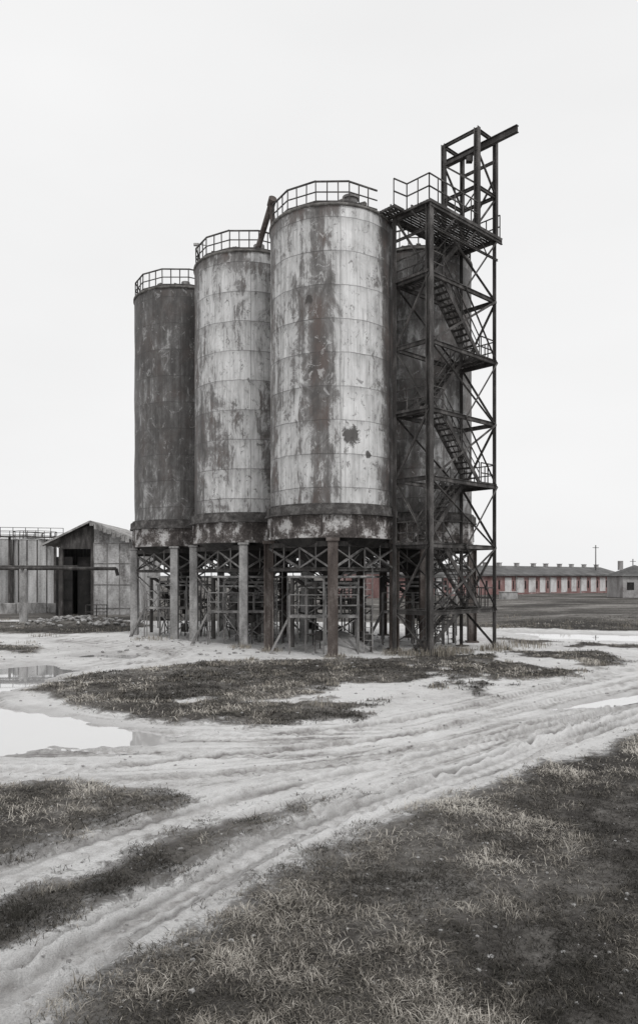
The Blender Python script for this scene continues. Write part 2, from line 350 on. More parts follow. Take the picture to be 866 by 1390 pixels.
def silo(cx,cy,mat,legmat,legkind,ztop=ZT,rail_gap=None,seed=0,eq=True):
    E=empty('storage_silo');rs=np.random.default_rng(seed)
    shell(E,cx,cy,mat)
    p=Part();p.rev(cx,cy,[(R0+.01,ZT-.10),(R0+.07,ZT-.09),(R0+.07,ZT+.02),(R0-.02,ZT+.04),(2.2,ZT+.22),(.6,ZT+.5),(.01,ZT+.52)],96);p.make('roof',m_roofm,E,True)
    p=Part()
    for k in range(40):
        a=rs.uniform(0,6.28);r=rs.uniform(2.3,2.9);s_=rs.uniform(.06,.24)
        p.box((cx+r*math.sin(a),cy-r*math.cos(a),ZT+.12+s_*.3),(s_*1.6,s_,s_*.8),Matrix.Rotation(rs.uniform(0,3),3,'Z')@Matrix.Rotation(rs.uniform(-.3,.3),3,'X'))
    p.make('roof_debris',m_roofm,E)
    p=Part();p.rev(cx,cy,[(R0-.05,6.95),(R0+.12,6.94),(R0+.12,6.86),(R0+.2,6.85),(R0+.21,6.52),(R0+.27,6.51),(R0+.27,6.43),(R0+.02,6.42)],96);
    for i in range(32):
        a=2*math.pi*i/32;p.beam((cx+(R0+.19)*math.sin(a),cy-(R0+.19)*math.cos(a),6.53),(cx+(R0+.19)*math.sin(a),cy-(R0+.19)*math.cos(a),6.84),.03,.1)
    p.make('ring_flange',m_flange,E)
    p=Part();p.rev(cx,cy,[(R0+.05,6.43),(R0+.05,5.5),(R0+.10,5.49),(R0+.10,5.38),(R0-.15,5.37)],96)
    for i in range(24):
        a=2*math.pi*(i+.5)/24;p.beam((cx+(R0+.09)*math.sin(a),cy-(R0+.09)*math.cos(a),5.5),(cx+(R0+.07)*math.sin(a),cy-(R0+.07)*math.cos(a),6.42),.03,.12)
    p.make('support_band',m_band,E)
    p=Part();p.rev(cx,cy,[(R0-.2,5.42),(1.9,4.75),(.45,3.7),(.36,3.1),(.36,2.9),(.02,2.89)],32);p.make('hopper',m_dark,E,True)
    LR=R0+.08;L=[]
    for i in range(4):
        a=math.pi/2*i;x=cx+LR*math.sin(a);y=cy-LR*math.cos(a);L.append((x,y))
        p=Part()
        if legkind=='steel':
            p.post(x,y,-.1,5.37,.46,a,'H');p.post(x,y,-.1,.06,.66,a);p.post(x,y,5.22,5.36,.6,a)
            p.make('leg_%d'%(i+1),m_legr if legmat is None else legmat,E)
        else:
            p.post(x,y,-.1,5.24,.44,a);p.post(x,y,5.241,5.36,.56,a)
            p.make('leg_%d'%(i+1),m_conc,E,bevel=.03)
    p=Part()
    for z,h in ((5.12,.24),(3.95,.16)):
        for i in range(4):
            a=L[i];b=L[(i+1)%4];p.beam((*a,z),(*b,z),.14,h,'I')
    p.beam((cx-2.9,cy,5.0),(cx+2.9,cy,5.0),.16,.26,'I');p.beam((cx,cy-2.9,5.0),(cx,cy+2.9,5.0),.16,.255,'I')
    p.make('girders',m_steel,E)
    p=Part()
    for i in range(4):
        a=Vector((*L[i],0));b=Vector((*L[(i+1)%4],0));mm=(a+b)/2
        up=Vector((0,0,1))
        p.beam(a+up*3.95,mm+up*5.0,.09,.09,'L');p.beam(b+up*3.95,mm+up*5.0,.09,.09,'L')
        p.beam(a+up*5.0,mm+up*4.0,.08,.08,'L');p.beam(b+up*5.0,mm+up*4.0,.08,.08,'L')
        c=Vector((cx,cy,0))
        p.beam(a+up*5.0,c+(a-c)*.25+up*3.6,.09);p.beam(mm+up*5.1,c+(mm-c)*.25+up*3.5,.07)
        p.beam(mm+up*5.15,mm+up*3.95,.08);p.beam(a.lerp(b,.25)+up*5.1,a.lerp(b,.25)+up*3.95,.05);p.beam(a.lerp(b,.75)+up*5.1,a.lerp(b,.75)+up*3.95,.05)
        if legkind!='steel':
            p.beam(a+up*.3,b+up*3.85,.05,.05,'L');p.beam(b+up*.3,a+up*3.85,.05,.05,'L')
    p.make('bracing',m_steel2,E)
    if eq:
        p=Part();q=1.25
        for sx in (-1,1):
            for sy in (-1,1): p.beam((cx+sx*q,cy+sy*q,0),(cx+sx*q,cy+sy*q,3.6),.09,.09,'L')
        for z in (1.7,3.3):
            for a,b in (((-q,-q),(q,-q)),((q,-q),(q,q)),((q,q),(-q,q)),((-q,q),(-q,-q))): p.beam((cx+a[0],cy+a[1],z),(cx+b[0],cy+b[1],z),.08,.12)
        for a,b in (((-q,-q),(q,-q)),((q,-q),(q,q)),((-q,q),(-q,-q))):
            p.beam((cx+a[0],cy+a[1],.1),(cx+b[0],cy+b[1],1.65),.05);p.beam((cx+b[0],cy+b[1],.1),(cx+a[0],cy+a[1],1.65),.05)
            p.tube((cx+a[0],cy+a[1],2.6),(cx+b[0],cy+b[1],2.6),.025,6)
            p.beam((cx+a[0],cy+a[1],1.8),(cx+b[0],cy+b[1],3.25),.045)
        for k in range(12): p.beam((cx+1.5,cy-1.5,.3+k*.3),(cx+1.9,cy-1.5,.3+k*.3),.03)
        for xx in (1.5,1.9): p.beam((cx+xx,cy-1.5,0),(cx+xx,cy-1.5,4.0),.05)
        for yy in (-2.0,-1.35):
            p.beam((cx-2.0,cy+yy,1.75),(cx+1.2,cy+yy,1.75),.07,.12);
            for h in (2.25,2.75): p.tube((cx-2.0,cy+yy,h),(cx+1.2,cy+yy,h),.025,6)
            for k in range(5): p.tube((cx-2.0+k*.8,cy+yy,0 if k%2==0 else 1.75),(cx-2.0+k*.8,cy+yy,2.75),.035,6)
        for o_ in (0,.45): p.beam((cx-2.9,cy-1.9+o_,0),(cx-2.0,cy-1.9+o_,1.75),.05,.1)
        for k in range(7): p.beam((cx-2.9+.9*k/7,cy-1.9,1.75*k/7),(cx-2.9+.9*k/7,cy-1.45,1.75*k/7),.12,.02)
        p.make('service_frame',m_steel2,E)
        p=Part();p.tube((cx,cy,1.75),(cx,cy,2.9),.28,14);p.tube((cx,cy,1.3),(cx,cy,1.75),.14,12)
        p.box((cx+.35,cy-.3,2.2),(.6,.45,.4));p.tube((cx-.1,cy,2.4),(cx-1.9,cy-.6,3.6),.1,10);p.tube((cx-1.9,cy-.6,3.6),(cx-1.9,cy-.6,.2),.1,10)
        p.tube((cx+.2,cy-.4,2.2),(cx+1.9,cy-.9,2.2),.07,8);p.tube((cx+1.9,cy-.9,2.2),(cx+1.9,cy-.9,0),.07,8)
        for k in range(11):
            a=rs.uniform(0,6.28);rr=rs.uniform(.4,1.9);zz=rs.uniform(.4,3.4);x_=cx+rr*math.cos(a);y_=cy+rr*math.sin(a)
            p.tube((x_,y_,zz-rs.uniform(.1,.3)),(x_,y_,zz+rs.uniform(.1,.3)),rs.uniform(.1,.28),12)
            p.tube((x_,y_,zz),(x_+rs.uniform(-1,1),y_+rs.uniform(-1,1),zz+rs.uniform(-.4,.8)),.04,6)
            p.tube((x_,y_,zz),(x_,y_,0),.03,6)
        p.make('discharge_valve',m_steel,E,False)
        p=Part();p.box((cx,cy,1.64),(2.3,2.3,.03));p.make('service_deck',m_steel,E)
        # bent air pipes looping round the cone
        p=Part()
        for rr,zz,r_ in ((1.7,3.1,.05),(2.2,3.6,.06)):
            for k in range(14):
                a0=2*math.pi*k/16+seed;a1=2*math.pi*(k+1)/16+seed
                p.tube((cx+rr*math.cos(a0),cy+rr*math.sin(a0),zz),(cx+rr*math.cos(a1),cy+rr*math.sin(a1),zz),r_,8)
            for k in (0,5,9): a0=2*math.pi*k/16+seed;p.tube((cx+rr*math.cos(a0),cy+rr*math.sin(a0),zz),(cx+rr*math.cos(a0),cy+rr*math.sin(a0),.4),r_*.8,8)
        p.make('air_pipes',m_conc,E,True)
    p=Part();N=12;RR=R0-.06;H=1.05
    pts=[]
    for i in range(N):
        a=2*math.pi*(i+.5)/N;pts.append((cx+RR*math.sin(a),cy-RR*math.cos(a)))
    for i in range(N):
        a=pts[i];b=pts[(i+1)%N];mx,my=(a[0]+b[0])/2,(a[1]+b[1])/2
        if rail_gap and (Vector((mx-rail_gap[0],my-rail_gap[1])).length<.9): continue
        jz=rs.uniform(-.03,.03)
        p.beam((*a,ZT+H),(*b,ZT+H+jz),.065);p.beam((*a,ZT+H*.55),(*b,ZT+H*.55),.045);p.beam((*a,ZT+.13),(*b,ZT+.13),.03,.12)
        for q2 in (a,(a[0]*.667+b[0]*.333,a[1]*.667+b[1]*.333),(a[0]*.333+b[0]*.667,a[1]*.333+b[1]*.667)): p.beam((*q2,ZT-.1),(q2[0]+rs.uniform(-.02,.02),q2[1],ZT+H),.055)
    p.make('railing',m_steel,E)
    return E
C=[(.62,36.3),(-3.87,41.05),(-8.36,45.8),(5.37,40.79),(.88,45.54),(-3.61,50.3)]
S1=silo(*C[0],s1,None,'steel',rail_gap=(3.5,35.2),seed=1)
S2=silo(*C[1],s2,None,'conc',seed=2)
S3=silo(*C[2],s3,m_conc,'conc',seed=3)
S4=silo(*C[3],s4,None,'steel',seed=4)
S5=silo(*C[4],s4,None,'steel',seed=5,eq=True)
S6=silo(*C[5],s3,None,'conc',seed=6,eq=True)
p=Part();p.tube((1.5,35.0,20.55),(1.5,35.0,21.55),.33,18);p.tube((1.5,35.0,21.5),(1.5,35.0,21.62),.40,18);p.tube((.2,35.6,20.6),(.2,35.6,21.25),.14,10);p.make('vent_drum',m_steel2,S1)
p=Part();p.tube((-2.3,36.0,21.9),(-3.35,38.9,20.5),.15,12);p.tube((-2.3,36.0,21.9),(-2.25,36.0,20.6),.12,12);p.tube((-2.36,36.15,21.8),(-2.24,35.8,22.0),.2,12);p.make('filling_pipe',m_legr,S1)
p=Part();p.tube((-4.6,40,20.6),(-4.6,40,21.3),.28,14);p.tube((-3.2,39.4,20.6),(-3.2,39.4,21.3),.3,14)
p.beam((-6.75,41.2,20.4),(-6.75,41.2,22.2),.05);p.beam((-6.75,41.2,22.2),(-6.3,40.9,22.0),.045);p.box((-6.85,41.25,22.2),(.3,.16,.12))
p.make('vent_drum',m_steel2,S2)
p=Part();p.tube((-8.0,44.3,20.6),(-8.0,44.3,21.3),.25,14);p.tube((-6.2,43.8,21.6),(-5.6,43.0,21.0),.16,12);p.make('vent_drum',m_steel2,S3)
WK=empty('roof_walkway')
p=Part()
for (a,b) in (((C[0]),(C[1])),((C[1]),(C[2])),((C[3]),(C[0]))):
    A=Vector((*a,0));B=Vector((*b,0));d=(B-A).normalized();n=Vector((-d.y,d.x,0))
    s_=A+d*2.6;e=B-d*2.6;z=Vector((0,0,ZT+.16))
    p.beam(s_+z,e+z,.8,.06)
    for k in (-.42,.42):
        for zz in (.6,1.05): p.beam(s_+n*k+z+Vector((0,0,zz)),e+n*k+z+Vector((0,0,zz)),.045)
        for f in (0,.5,1): q=s_.lerp(e,f)+n*k+z;p.beam(q,q+Vector((0,0,1.05)),.045)
p.make('walkway_deck',m_steel,WK)
p=Part();n=48;rings=[(2.0,-.03),(1.6,.16),(1.1,.42),(.6,.72),(.25,.86),(.01,.9)]
p.rev(.9,36.6,rings,n);v=np.array(p.v);v[:,2]+=fbm(v[:,0]*1.7,v[:,1]*1.7,5,3)*.12;v[:,0]+=fbm(v[:,0]*1.2,v[:,1]*1.2,8,3)*.35
p.v=[tuple(q) for q in v];p.make('cement_spill_pile',m_pile,None,True)

# ------------------------------------------------------------------ stair tower
T=empty('steel_stair_tower')
def P(t,w,z): return Vector((3.61+.727*t+.687*w,34.72+.687*t-.727*w,z))
TL=5.27;TW=2.0;ANG=math.atan2(.687,.727)
p=Part()
for (t,w,sz) in ((0,TW,.27),(TL,TW,.2),(0,0,.22),(TL,0,.2)):
    q=P(t,w,0);p.post(q.x,q.y,-.1,20.55,sz,ANG,'L' if sz<.25 else 'H');p.post(q.x,q.y,-.1,.05,.5,ANG)
p.make('posts',m_steel,T)
LV=[20.5,17.45,14.4,11.3,8.2,5.15,2.05]
p=Part()
for z in LV:
    for a,b in (((0,0),(TL,0)),((0,TW),(TL,TW)),((0,0),(0,TW)),((TL,0),(TL,TW))):
        p.beam(P(*a,z-.1),P(*b,z-.1),.12,.2,'I')
p.make('horizontal_beams',m_steel,T)
p=Part()
Z=[20.4,17.35,14.3,11.2,8.1,5.05,1.95,.1]
for i in range(len(Z)-1):
    a,b=Z[i],Z[i+1];fl=i%2==0
    for w,o in ((TW+.04,0),(-.04,1)):
        if i<6:
            if (i+o)%2==0: p.beam(P(.05,w,a),P(TL-.05,w,b),.11,.11,'L')
            else: p.beam(P(TL-.05,w,a),P(.05,w,b),.11,.11,'L')
    for t in (-.03,TL+.03):
        if fl: p.beam(P(t,0,a),P(t,TW,b),.09,.09,'L')
        else: p.beam(P(t,TW,a),P(t,0,b),.09,.09,'L')
for i in (0,2,4):
    p.beam(P(TL,TW+.1,Z[i]),P(TL/2,TW+.1,Z[i+1]),.09,.09,'L')
    p.beam(P(TL/2,TW+.1,Z[i+1]),P(TL,TW+.1,Z[i+2]),.09,.09,'L')
p.make('cross_bracing',m_steel,T)
p=Part();rl=Part()
def railing(pa,pb,n,H=1.0):
    for h in (H,H*.5): rl.beam(pa+Vector((0,0,h)),pb+Vector((0,0,h)),.05)
    for k in range(n+1):
        q=pa.lerp(pb,k/n);rl.beam(q,q+Vector((0,0,H)),.05)
def deck(t0,t1,w0,w1,z):
    for w in (w0,w1): p.beam(P(t0,w,z),P(t1,w,z),.07,.14)
    n=max(2,int((w1-w0)/.16))
    for k in range(1,n): 
        w=w0+(w1-w0)*k/n;p.beam(P(t0,w,z+.04),P(t1,w,z+.04),.12,.03)
    for t in (t0,(t0+t1)/2,t1): p.beam(P(t,w0,z-.03),P(t,w1,z-.03),.07,.1)
for i,z in enumerate(LV):
    if i==0: continue
    if i%2==1:
        deck(-.1,1.15,.05,TW-.05,z);railing(P(0,.05,z),P(0,TW-.05,z),3);railing(P(0,TW-.05,z),P(1.1,TW-.05,z),1)
    else:
        deck(4.1,TL+.15,.05,TW-.05,z);railing(P(TL+.1,.05,z),P(TL+.1,TW-.05,z),3);railing(P(4.1,TW-.05,z),P(TL,TW-.05,z),2)
deck(-.2,TL+.3,-.35,TW+.15,LV[0]+.02)
deck(-.95,-.25,-.5,.7,LV[0]+.02)
zt=LV[0]+.1
railing(P(-.15,TW+.1,zt),P(3.7,TW+.1,zt),6,1.15);railing(P(-.95,.7,zt),P(-.15,.8,zt),1,1.15);railing(P(-.15,.8,zt),P(-.15,TW+.1,zt),2,1.15)
railing(P(TL+.25,-.3,zt),P(TL+.25,TW+.1,zt),3,1.15);railing(P(1.5,-.3,zt),P(3.6,-.3,zt),3,1.15)
p.make('landings',m_steel,T)
p=Part()
seq=[(LV[0],'R'),(LV[1],'L'),(LV[2],'R'),(LV[3],'L'),(LV[4],'R'),(LV[5],'L'),(LV[6],'R'),(0.02,'L')]
for (za,sa),(zb,sb) in zip(seq,seq[1:]):
    ta=4.1 if sa=='R' else 1.15;tb=4.1 if sb=='R' else 1.15
    w0,w1=(1.1,1.85) if sa=='L' else (.12,.87)
    for w in (w0,w1):
        p.beam(P(ta,w,za-.02),P(tb,w,zb+.02),.05,.22)
        a=P(ta,w,za);b=P(tb,w,zb);up=Vector((0,0,1.0))
        rl.beam(a+up,b+up,.045);rl.beam(a+up*.5,b+up*.5,.035)
        for k in range(5): q=a.lerp(b,k/4);rl.beam(q,q+up,.04)
    n=13
    for k in range(1,n):
        f=k/n;q0=P(ta+(tb-ta)*f,w0+.03,za+(zb-za)*f);q1=P(ta+(tb-ta)*f,w1-.03,za+(zb-za)*f);p.beam(q0,q1,.24,.035)
p.make('stair_flights',m_steel,T)
rl.make('handrails',m_steel,T)
p=Part();MT=3.7;ZM=25.45
for t,w,s_ in ((MT,TW,.24),(MT,0,.2),(TL,TW,.2),(TL,0,.18)):
    q=P(t,w,0);p.post(q.x,q.y,20.56,ZM,s_,ANG,'H')
for z in (22.6,ZM-.1):
    for a,b in (((MT,0),(MT,TW)),((TL,0),(TL,TW)),((MT,0),(TL,0)),((MT,TW),(TL,TW))): p.beam(P(*a,z),P(*b,z),.12,.16,'I')
for t in (MT,TL): p.beam(P(t,0,24.4),P(t,TW,24.4),.1,.14)
for (a,b) in (((MT,0),(MT,TW)),((MT,TW),(TL,TW)),((MT,0),(TL,0))):
    p.beam(P(*a,20.7),P(*b,22.5),.08,.08,'L');p.beam(P(*b,22.7),P(*a,24.4),.08,.08,'L')
p.beam(P(TL,TW,23.6),P(TL,0,21),.08,.08,'L')
p.make('hoist_mast',m_steel,T)
p=Part();tm=(MT+TL)/2;p.beam(P(tm,-.6,24.95),P(tm,3.75,24.95),.2,.34,'I');p.box(P(tm,1.0,24.62),(.3,.3,.3));p.make('hoist_beam',m_steel,T)
p=Part()
for w in (TW+.12,):
    p.beam(P(-.1,w,20.45),P(TL+.4,w,20.45),.1,.3,'I')
    p.beam(P(0,w,19.4),P(TL,w,19.4),.08,.1,'I')
    for k in range(6):
        a=TL*k/6;b=TL*(k+1)/6
        p.beam(P(a,w,19.4 if k%2 else 20.35),P(b,w,20.35 if k%2 else 19.4),.06,.06,'L')
p.beam(P(0,-.05,20.45),P(0,TW+.1,20.45),.12,.3,'I');p.beam(P(0,0,19.4),P(0,TW,19.4),.08,.12,'I')
p.beam(P(.1,2.08,19.1),P(-.15,1.1,20.4),.07)
p.make('platform_truss',m_steel,T)

# ------------------------------------------------------------------ shed (left)
B=empty('metal_shed')
X0,X1,YF,YB=-24.1,-16.75,66,78;XP=-20.3;ZP=8.55;ZE=6.75;ZR=7.0
p=Part()
p.poly([(X0+.9,YF,6.1),(-20.1,YF,6.1),(-20.1,YF,ZP-.15),(X0+.9,YF,ZE+.45)])
p.box((X0+1.0,YF+.1,3.1),(.35,.3,6.2));p.box((-20.25,YF+.1,3.1),(.3,.3,6.2))
p.poly([(X0+.9,YF,0),(X0+.9,YB,0),(X0+.9,YB,ZE+.3),(X0+.9,YF,ZE+.3)])
p.poly([(X0+.9,YB,0),(X1,YB,0),(X1,YB,ZE),(X0+.9,YB,ZE)])
p.make('dark_walls',m_steel,B)
p=Part()
p.box(((-20.1+X1)/2,YF-.03,3.35),(X1+20.1,.16,6.7));
p.poly([(-20.1,YF-.02,6.7),(X1,YF-.02,6.7),(X1,YF-.02,ZR-.05),(-20.1,YF-.02,ZP-.15)])
p.poly([(X1,YF,0),(X1,YB,0),(X1,YB,ZR),(X1,YF,ZR)])
p.make('panel_wall',m_panel,B)
p=Part()
for x in (-20.1,-18.9,-17.8,X1): p.box((x,YF-.14,3.3),(.07,.06,6.6))
for z in (.8,2.9,4.8,6.6): p.box(((-20.1+X1)/2,YF-.13,z),(X1+20.1,.05,.07))
p.make('wall_battens',m_steel2,B)
p=Part();p.box((-22.9,YF+.35,2.7),(1.5,.1,5.4));p.box((-21.2,YF+1.0,2.7),(1.4,.1,5.4));
for z in (1.6,3.4): p.box((-22.9,YF+.27,z),(1.5,.05,.12))
p.make('doors',m_black,B)
p=Part();n=40
def corr(xa,za,xb,zb,y0,y1,nn,th=.05,seed=1):
    r=np.random.default_rng(seed);k=nn
    d=Vector((xb-xa,0,zb-za))
    for i in range(k):
        ya=y0+(y1-y0)*i/k;yb=y0+(y1-y0)*(i+1)/k;ym=(ya+yb)/2;o=r.uniform(-.02,.18)
        A=Vector((xa,0,za));Bq=Vector((xb,0,zb))+d.normalized()*o
        up=Vector((0,0,.07))
        for (u,v,zu,zv) in ((ya,ym,0,1),(ym,yb,1,0)):
            p.poly([A+Vector((0,u,0))+up*zu,Bq+Vector((0,u,0))+up*zu,Bq+Vector((0,v,0))+up*zv,A+Vector((0,v,0))+up*zv])
corr(XP,ZP,X0-.6,ZE-.35,YF-.7,YB,36,seed=2);corr(XP,ZP,X1+.35,ZR-.02,YF-.7,YB,36,seed=3)
p.make('corrugated_roof',m_tin,B)
p=Part();p.beam((XP,YF-.72,ZP-.05),(X0-.6,YF-.72,ZE-.40),.1,.16);p.beam((XP,YF-.72,ZP-.05),(X1+.35,YF-.72,ZR-.07),.1,.22)
for i in range(9):
    r=i/9;p.box((XP+(X1-XP)*r+.2,YF-.8,ZP+(ZR-ZP)*r-.25-.1*(i%2)),(.34,.03,.35+.1*(i%3)))
p.make('verge_boards',m_tin,B)
def tank(cx,cy,r,h):
    E=empty('storage_tank')
    p=Part();p.rev(cx,cy,[(r,-.2),(r,h),(r+.06,h+.01),(r+.06,h+.1),(r-.2,h+.12),(.01,h+.5)],48);p.make('shell',m_tank,E,False)
    p=Part()
    for i in range(16):
        a=2*math.pi*i/16;q=Vector((cx+r*.99*math.sin(a),cy-r*.99*math.cos(a),h));b=2*math.pi*(i+1)/16;q2=Vector((cx+r*.99*math.sin(b),cy-r*.99*math.cos(b),h))
        p.beam(q,q+Vector((0,0,1.1)),.06)
        for z in (.55,1.1): p.beam(q+Vector((0,0,z)),q2+Vector((0,0,z)),.05)
    for k in range(-2,3): a=k*.45;p.box((cx+(r+.06)*math.sin(a),cy-(r+.06)*math.cos(a),h/2),(.1,.1,h))
    p.make('tank_railing',m_steel,E)
tank(-39.8,95,4.2,8.2);tank(-34.6,90,2.5,8.0);tank(-46.5,99,3.5,8.2)
WKT=empty('tank_gantry');p=Part()
p.beam((-50,88,8.6),(-30.5,88,8.3),.8,.16)
for k in range(14):
    x=-50+k*1.5;p.beam((x,88,8.6-k*.022),(x,88,9.7-k*.022),.06)
for z in (9.15,9.7): p.beam((-50,88,z),(-30.5,88,z-.3),.06)
for x in (-48,-40.2,-36.9,-31.5): p.beam((x,88,0),(x,88,8.5),.22,.22)
p.make('gantry_frame',m_steel,WKT)
K=empty('pipe_rack');p=Part()
for x in (-44,-22.4): p.box((x,56,2.05),(.55,.4,4.3))
p.make('rack_post',m_conc,K,bevel=.03)
p=Part();p.tube((-60,56,4.32),(-15.4,56,4.22),.13,12);p.tube((-60,56.5,4.45),(-18.5,56.5,4.4),.08,10);p.tube((-15.4,56,4.22),(-15.3,56.1,3.7),.13,12)
p.beam((-22.4,55.6,4.2),(-22.4,56.9,4.2),.2,.14)
p.make('pipes',m_steel,K)
p=Part()
for k in range(9): 
    x=-49+k*3.0;p.box((x,72+.05*(k%3),.45+.05*(k%2)),(2.9,.3,1.15))
p.make('low_concrete_wall',m_conc,None,bevel=.03)
p=Part()
for x in (-19.9,-19.0,-18.1): p.beam((x,63,0),(x,63,1.2),.08)
p.beam((-19.9,63,1.2),(-18.1,63,1.2),.07);p.beam((-19.9,63,.6),(-18.1,63,.6),.06)
p.make('guard_rail',m_steel,None)

# ------------------------------------------------------------------ long barn (right)
H=empty('long_brick_barn')
A=Vector((10,121,0));Bv=Vector((72,174,0));d=(Bv-A).normalized();n=Vector((-d.y,d.x,0));LB=(Bv-A).length
an=math.atan2(d.y,d.x);Rz=Matrix.Rotation(an,3,'Z')
m_wall=weathered('barn_plaster',(.20,.18,.175),(.34,.325,.32),(.46,.45,.44),.5,.5)
m_redw=weathered('barn_red_brick',(.17,.085,.078),(.28,.15,.14),(.42,.33,.32),.35,.7,sat=.8)
m_white=weathered('barn_whitewash',(.3,.27,.26),(.55,.535,.53),(.66,.65,.64),.6,.6)
m_broof=weathered('barn_slate_roof',(.06,.058,.057),(.1,.097,.095),(.17,.165,.163),.4,1)
EV=4.05;RG=5.9
def bx(part,s0,s1,o0,o1,z0,z1):
    part.box(A+d*((s0+s1)/2)+n*((o0+o1)/2)+Vector((0,0,(z0+z1)/2)),(s1-s0,abs(o1-o0),z1-z0),Rz)
p=Part();bx(p,0,LB,0,12,-.5,EV);p.make('walls',m_redw,H)
p=Part()
a=A-n*.7+Vector((0,0,EV-.05));b=Bv-n*.7+Vector((0,0,EV-.05));c=Bv+n*6+Vector((0,0,RG));e=A+n*6+Vector((0,0,RG));f=Bv+n*12.7+Vector((0,0,EV-.05));g=A+n*12.7+Vector((0,0,EV-.05))
p.poly([a,b,c,e]);p.poly([e,c,f,g]);p.poly([a,e,g]);p.poly([b,f,c])
bx(p,-.3,LB+.3,-.75,-.6,EV-.3,EV+.02)
p.make('roof',m_broof,H)
p=Part();q=Part();w=Part();k=0;s=2.0
r_=np.random.default_rng(5)
while s<LB-3:
    if k%3==0: bx(p,s-.15,s+.15,-.12,-.003,-.3,EV-.3)
    far_=s>32
    wd=r_.uniform(1.8,2.5) if far_ else r_.uniform(.9,1.6)
    if r_.random()<(.97 if far_ else .75): bx(q,s+.3,s+.3+wd,-.06,-.002,r_.uniform(.2,.5),3.45)
    if far_: bx(w,s+3.0,s+3.0+r_.uniform(.25,.5),-.08,-.004,1.2,2.8)
    else: bx(w,s+2.2,s+2.2+r_.uniform(.4,.8),-.08,-.004,r_.uniform(1.1,1.5),r_.uniform(2.6,3.0))
    s+=4.0;k+=1
p.make('pilasters',m_wall,H);q.make('whitewashed_panels',m_white,H);w.make('windows',m_black,H)
p=Part();s=3
while s<LB:
    bx(p,s,s+.7,5.6,6.4,RG-.3,RG+.55);bx(p,s-.12,s+.82,5.5,6.5,RG+.55,RG+.66);s+=r_.uniform(4.5,6.5)
p.make('roof_vents',m_wall,H)
U=empty('small_hut');p=Part();p.box((55.6,130,1.9),(7,7,3.8));p.make('walls',m_wall,U)
p=Part();zz=3.75
cs=[(51.6,126,zz),(59.6,126,zz),(59.6,134,zz),(51.6,134,zz)]
for i in range(4): p.poly([cs[i],cs[(i+1)%4],(55.6,130,5.7)])
p.poly(cs[::-1]);p.make('hip_roof',m_broof,U)
p=Part();p.box((53.4,126.48,2.0),(1.2,.06,1.3));p.box((57,126.48,2.0),(1.2,.06,1.3));p.make('windows',m_black,U)
p=Part();p.box((52.9,129.5,5.6),(.7,.7,1.6));p.make('chimney',m_wall,U)
U2=empty('utility_pole');p=Part();p.tube((64.5,172,0),(64.5,172,11),.16,8,r2=.11);p.beam((63.8,172,10.4),(65.2,172,10.4),.12);p.make('pole',m_steel,U2)
U3=empty('utility_pole');p=Part();p.tube((77,181,0),(77,181,8),.16,8,r2=.11);p.beam((76.3,181,7.4),(77.7,181,7.4),.12);p.make('pole',m_steel,U3)
p=Part();p.box((29.5,115,.55),(2.6,1.4,1.3));p.box((29.5,115,1.25),(2.8,1.6,.12));p.make('concrete_block',m_conc,None,bevel=.05)
p=Part();p.box((83,165,1.6),(9,6,4));p.box((83,165,3.75),(9.6,6.6,.3));p.box((80.5,161.95,2.1),(1.5,.08,1.4));p.box((84.5,161.95,2.1),(1.5,.08,1.4));p.make('brick_outbuilding',m_redw,None)

# ------------------------------------------------------------------ ground sheet
def axis(lo,hi,st,g,end_lo,end_hi):
    c=list(np.arange(lo,hi,st));s=st;x=c[-1]
    while x<end_hi: s*=g;x+=s;c.append(x)
    s=st;x=lo;L=[]
    while x>end_lo: s*=g;x-=s;L.append(x)
    return np.array(L[::-1]+c)
xs=axis(-6.0,7.0,.04,1.045,-3500,3500);ys=axis(5.4,17,.042,1.026,-60,4000)
GX,GY=np.meshgrid(xs,ys);nx,ny=len(xs),len(ys);fx=GX.ravel();fy=GY.ravel()
z,g,pd,wet,rut,stk,edge=height(fx,fy,True)
me=bpy.data.meshes.new('ground');co=np.stack([fx,fy,z],1).astype(np.float32)
idx=np.arange(nx*ny).reshape(ny,nx);q=np.stack([idx[:-1,:-1],idx[:-1,1:],idx[1:,1:],idx[1:,:-1]],-1).reshape(-1,4)
me.vertices.add(len(co));me.vertices.foreach_set('co',co.ravel())
me.loops.add(q.size);me.loops.foreach_set('vertex_index',q.ravel().astype(np.int32))
me.polygons.add(len(q));me.polygons.foreach_set('loop_start',np.arange(0,q.size,4,dtype=np.int32));me.polygons.foreach_set('loop_total',np.full(len(q),4,dtype=np.int32))
me.polygons.foreach_set('use_smooth',np.ones(len(q),bool));me.update();me.validate()
for nm,a in (('grass',g),('wet',wet),('rut',rut),('streak',stk),('edge',edge)):
    at=me.attributes.new(nm,'FLOAT','POINT');at.data.foreach_set('value',a.astype(np.float32))
gm=M('pale_dirt_and_turf');t=NT(gm);ob=t.n('ShaderNodeTexCoord').outputs['Object']
A_=lambda n_: t.n('ShaderNodeAttribute',attribute_name=n_).outputs['Fac']
ga=A_('grass');wa=A_('wet');ra=A_('rut');sa=A_('streak');ea=A_('edge')
n0=t.noise(t.mapping(ob,scale=(1,1.6,1)),.09,6,.65,.4)
n1=t.noise(ob,.35,7,.65,.5);n2=t.noise(ob,2.6,9,.74,.3);n3=t.noise(ob,14,7,.76);n4=t.noise(ob,55,4,.6)
ds_=t.math('ADD',t.math('MULTIPLY',n1,.40),t.math('ADD',t.math('MULTIPLY',n2,.36),t.math('MULTIPLY',n3,.24)))
ds_=t.math('MULTIPLY_ADD',sa,.14,ds_)
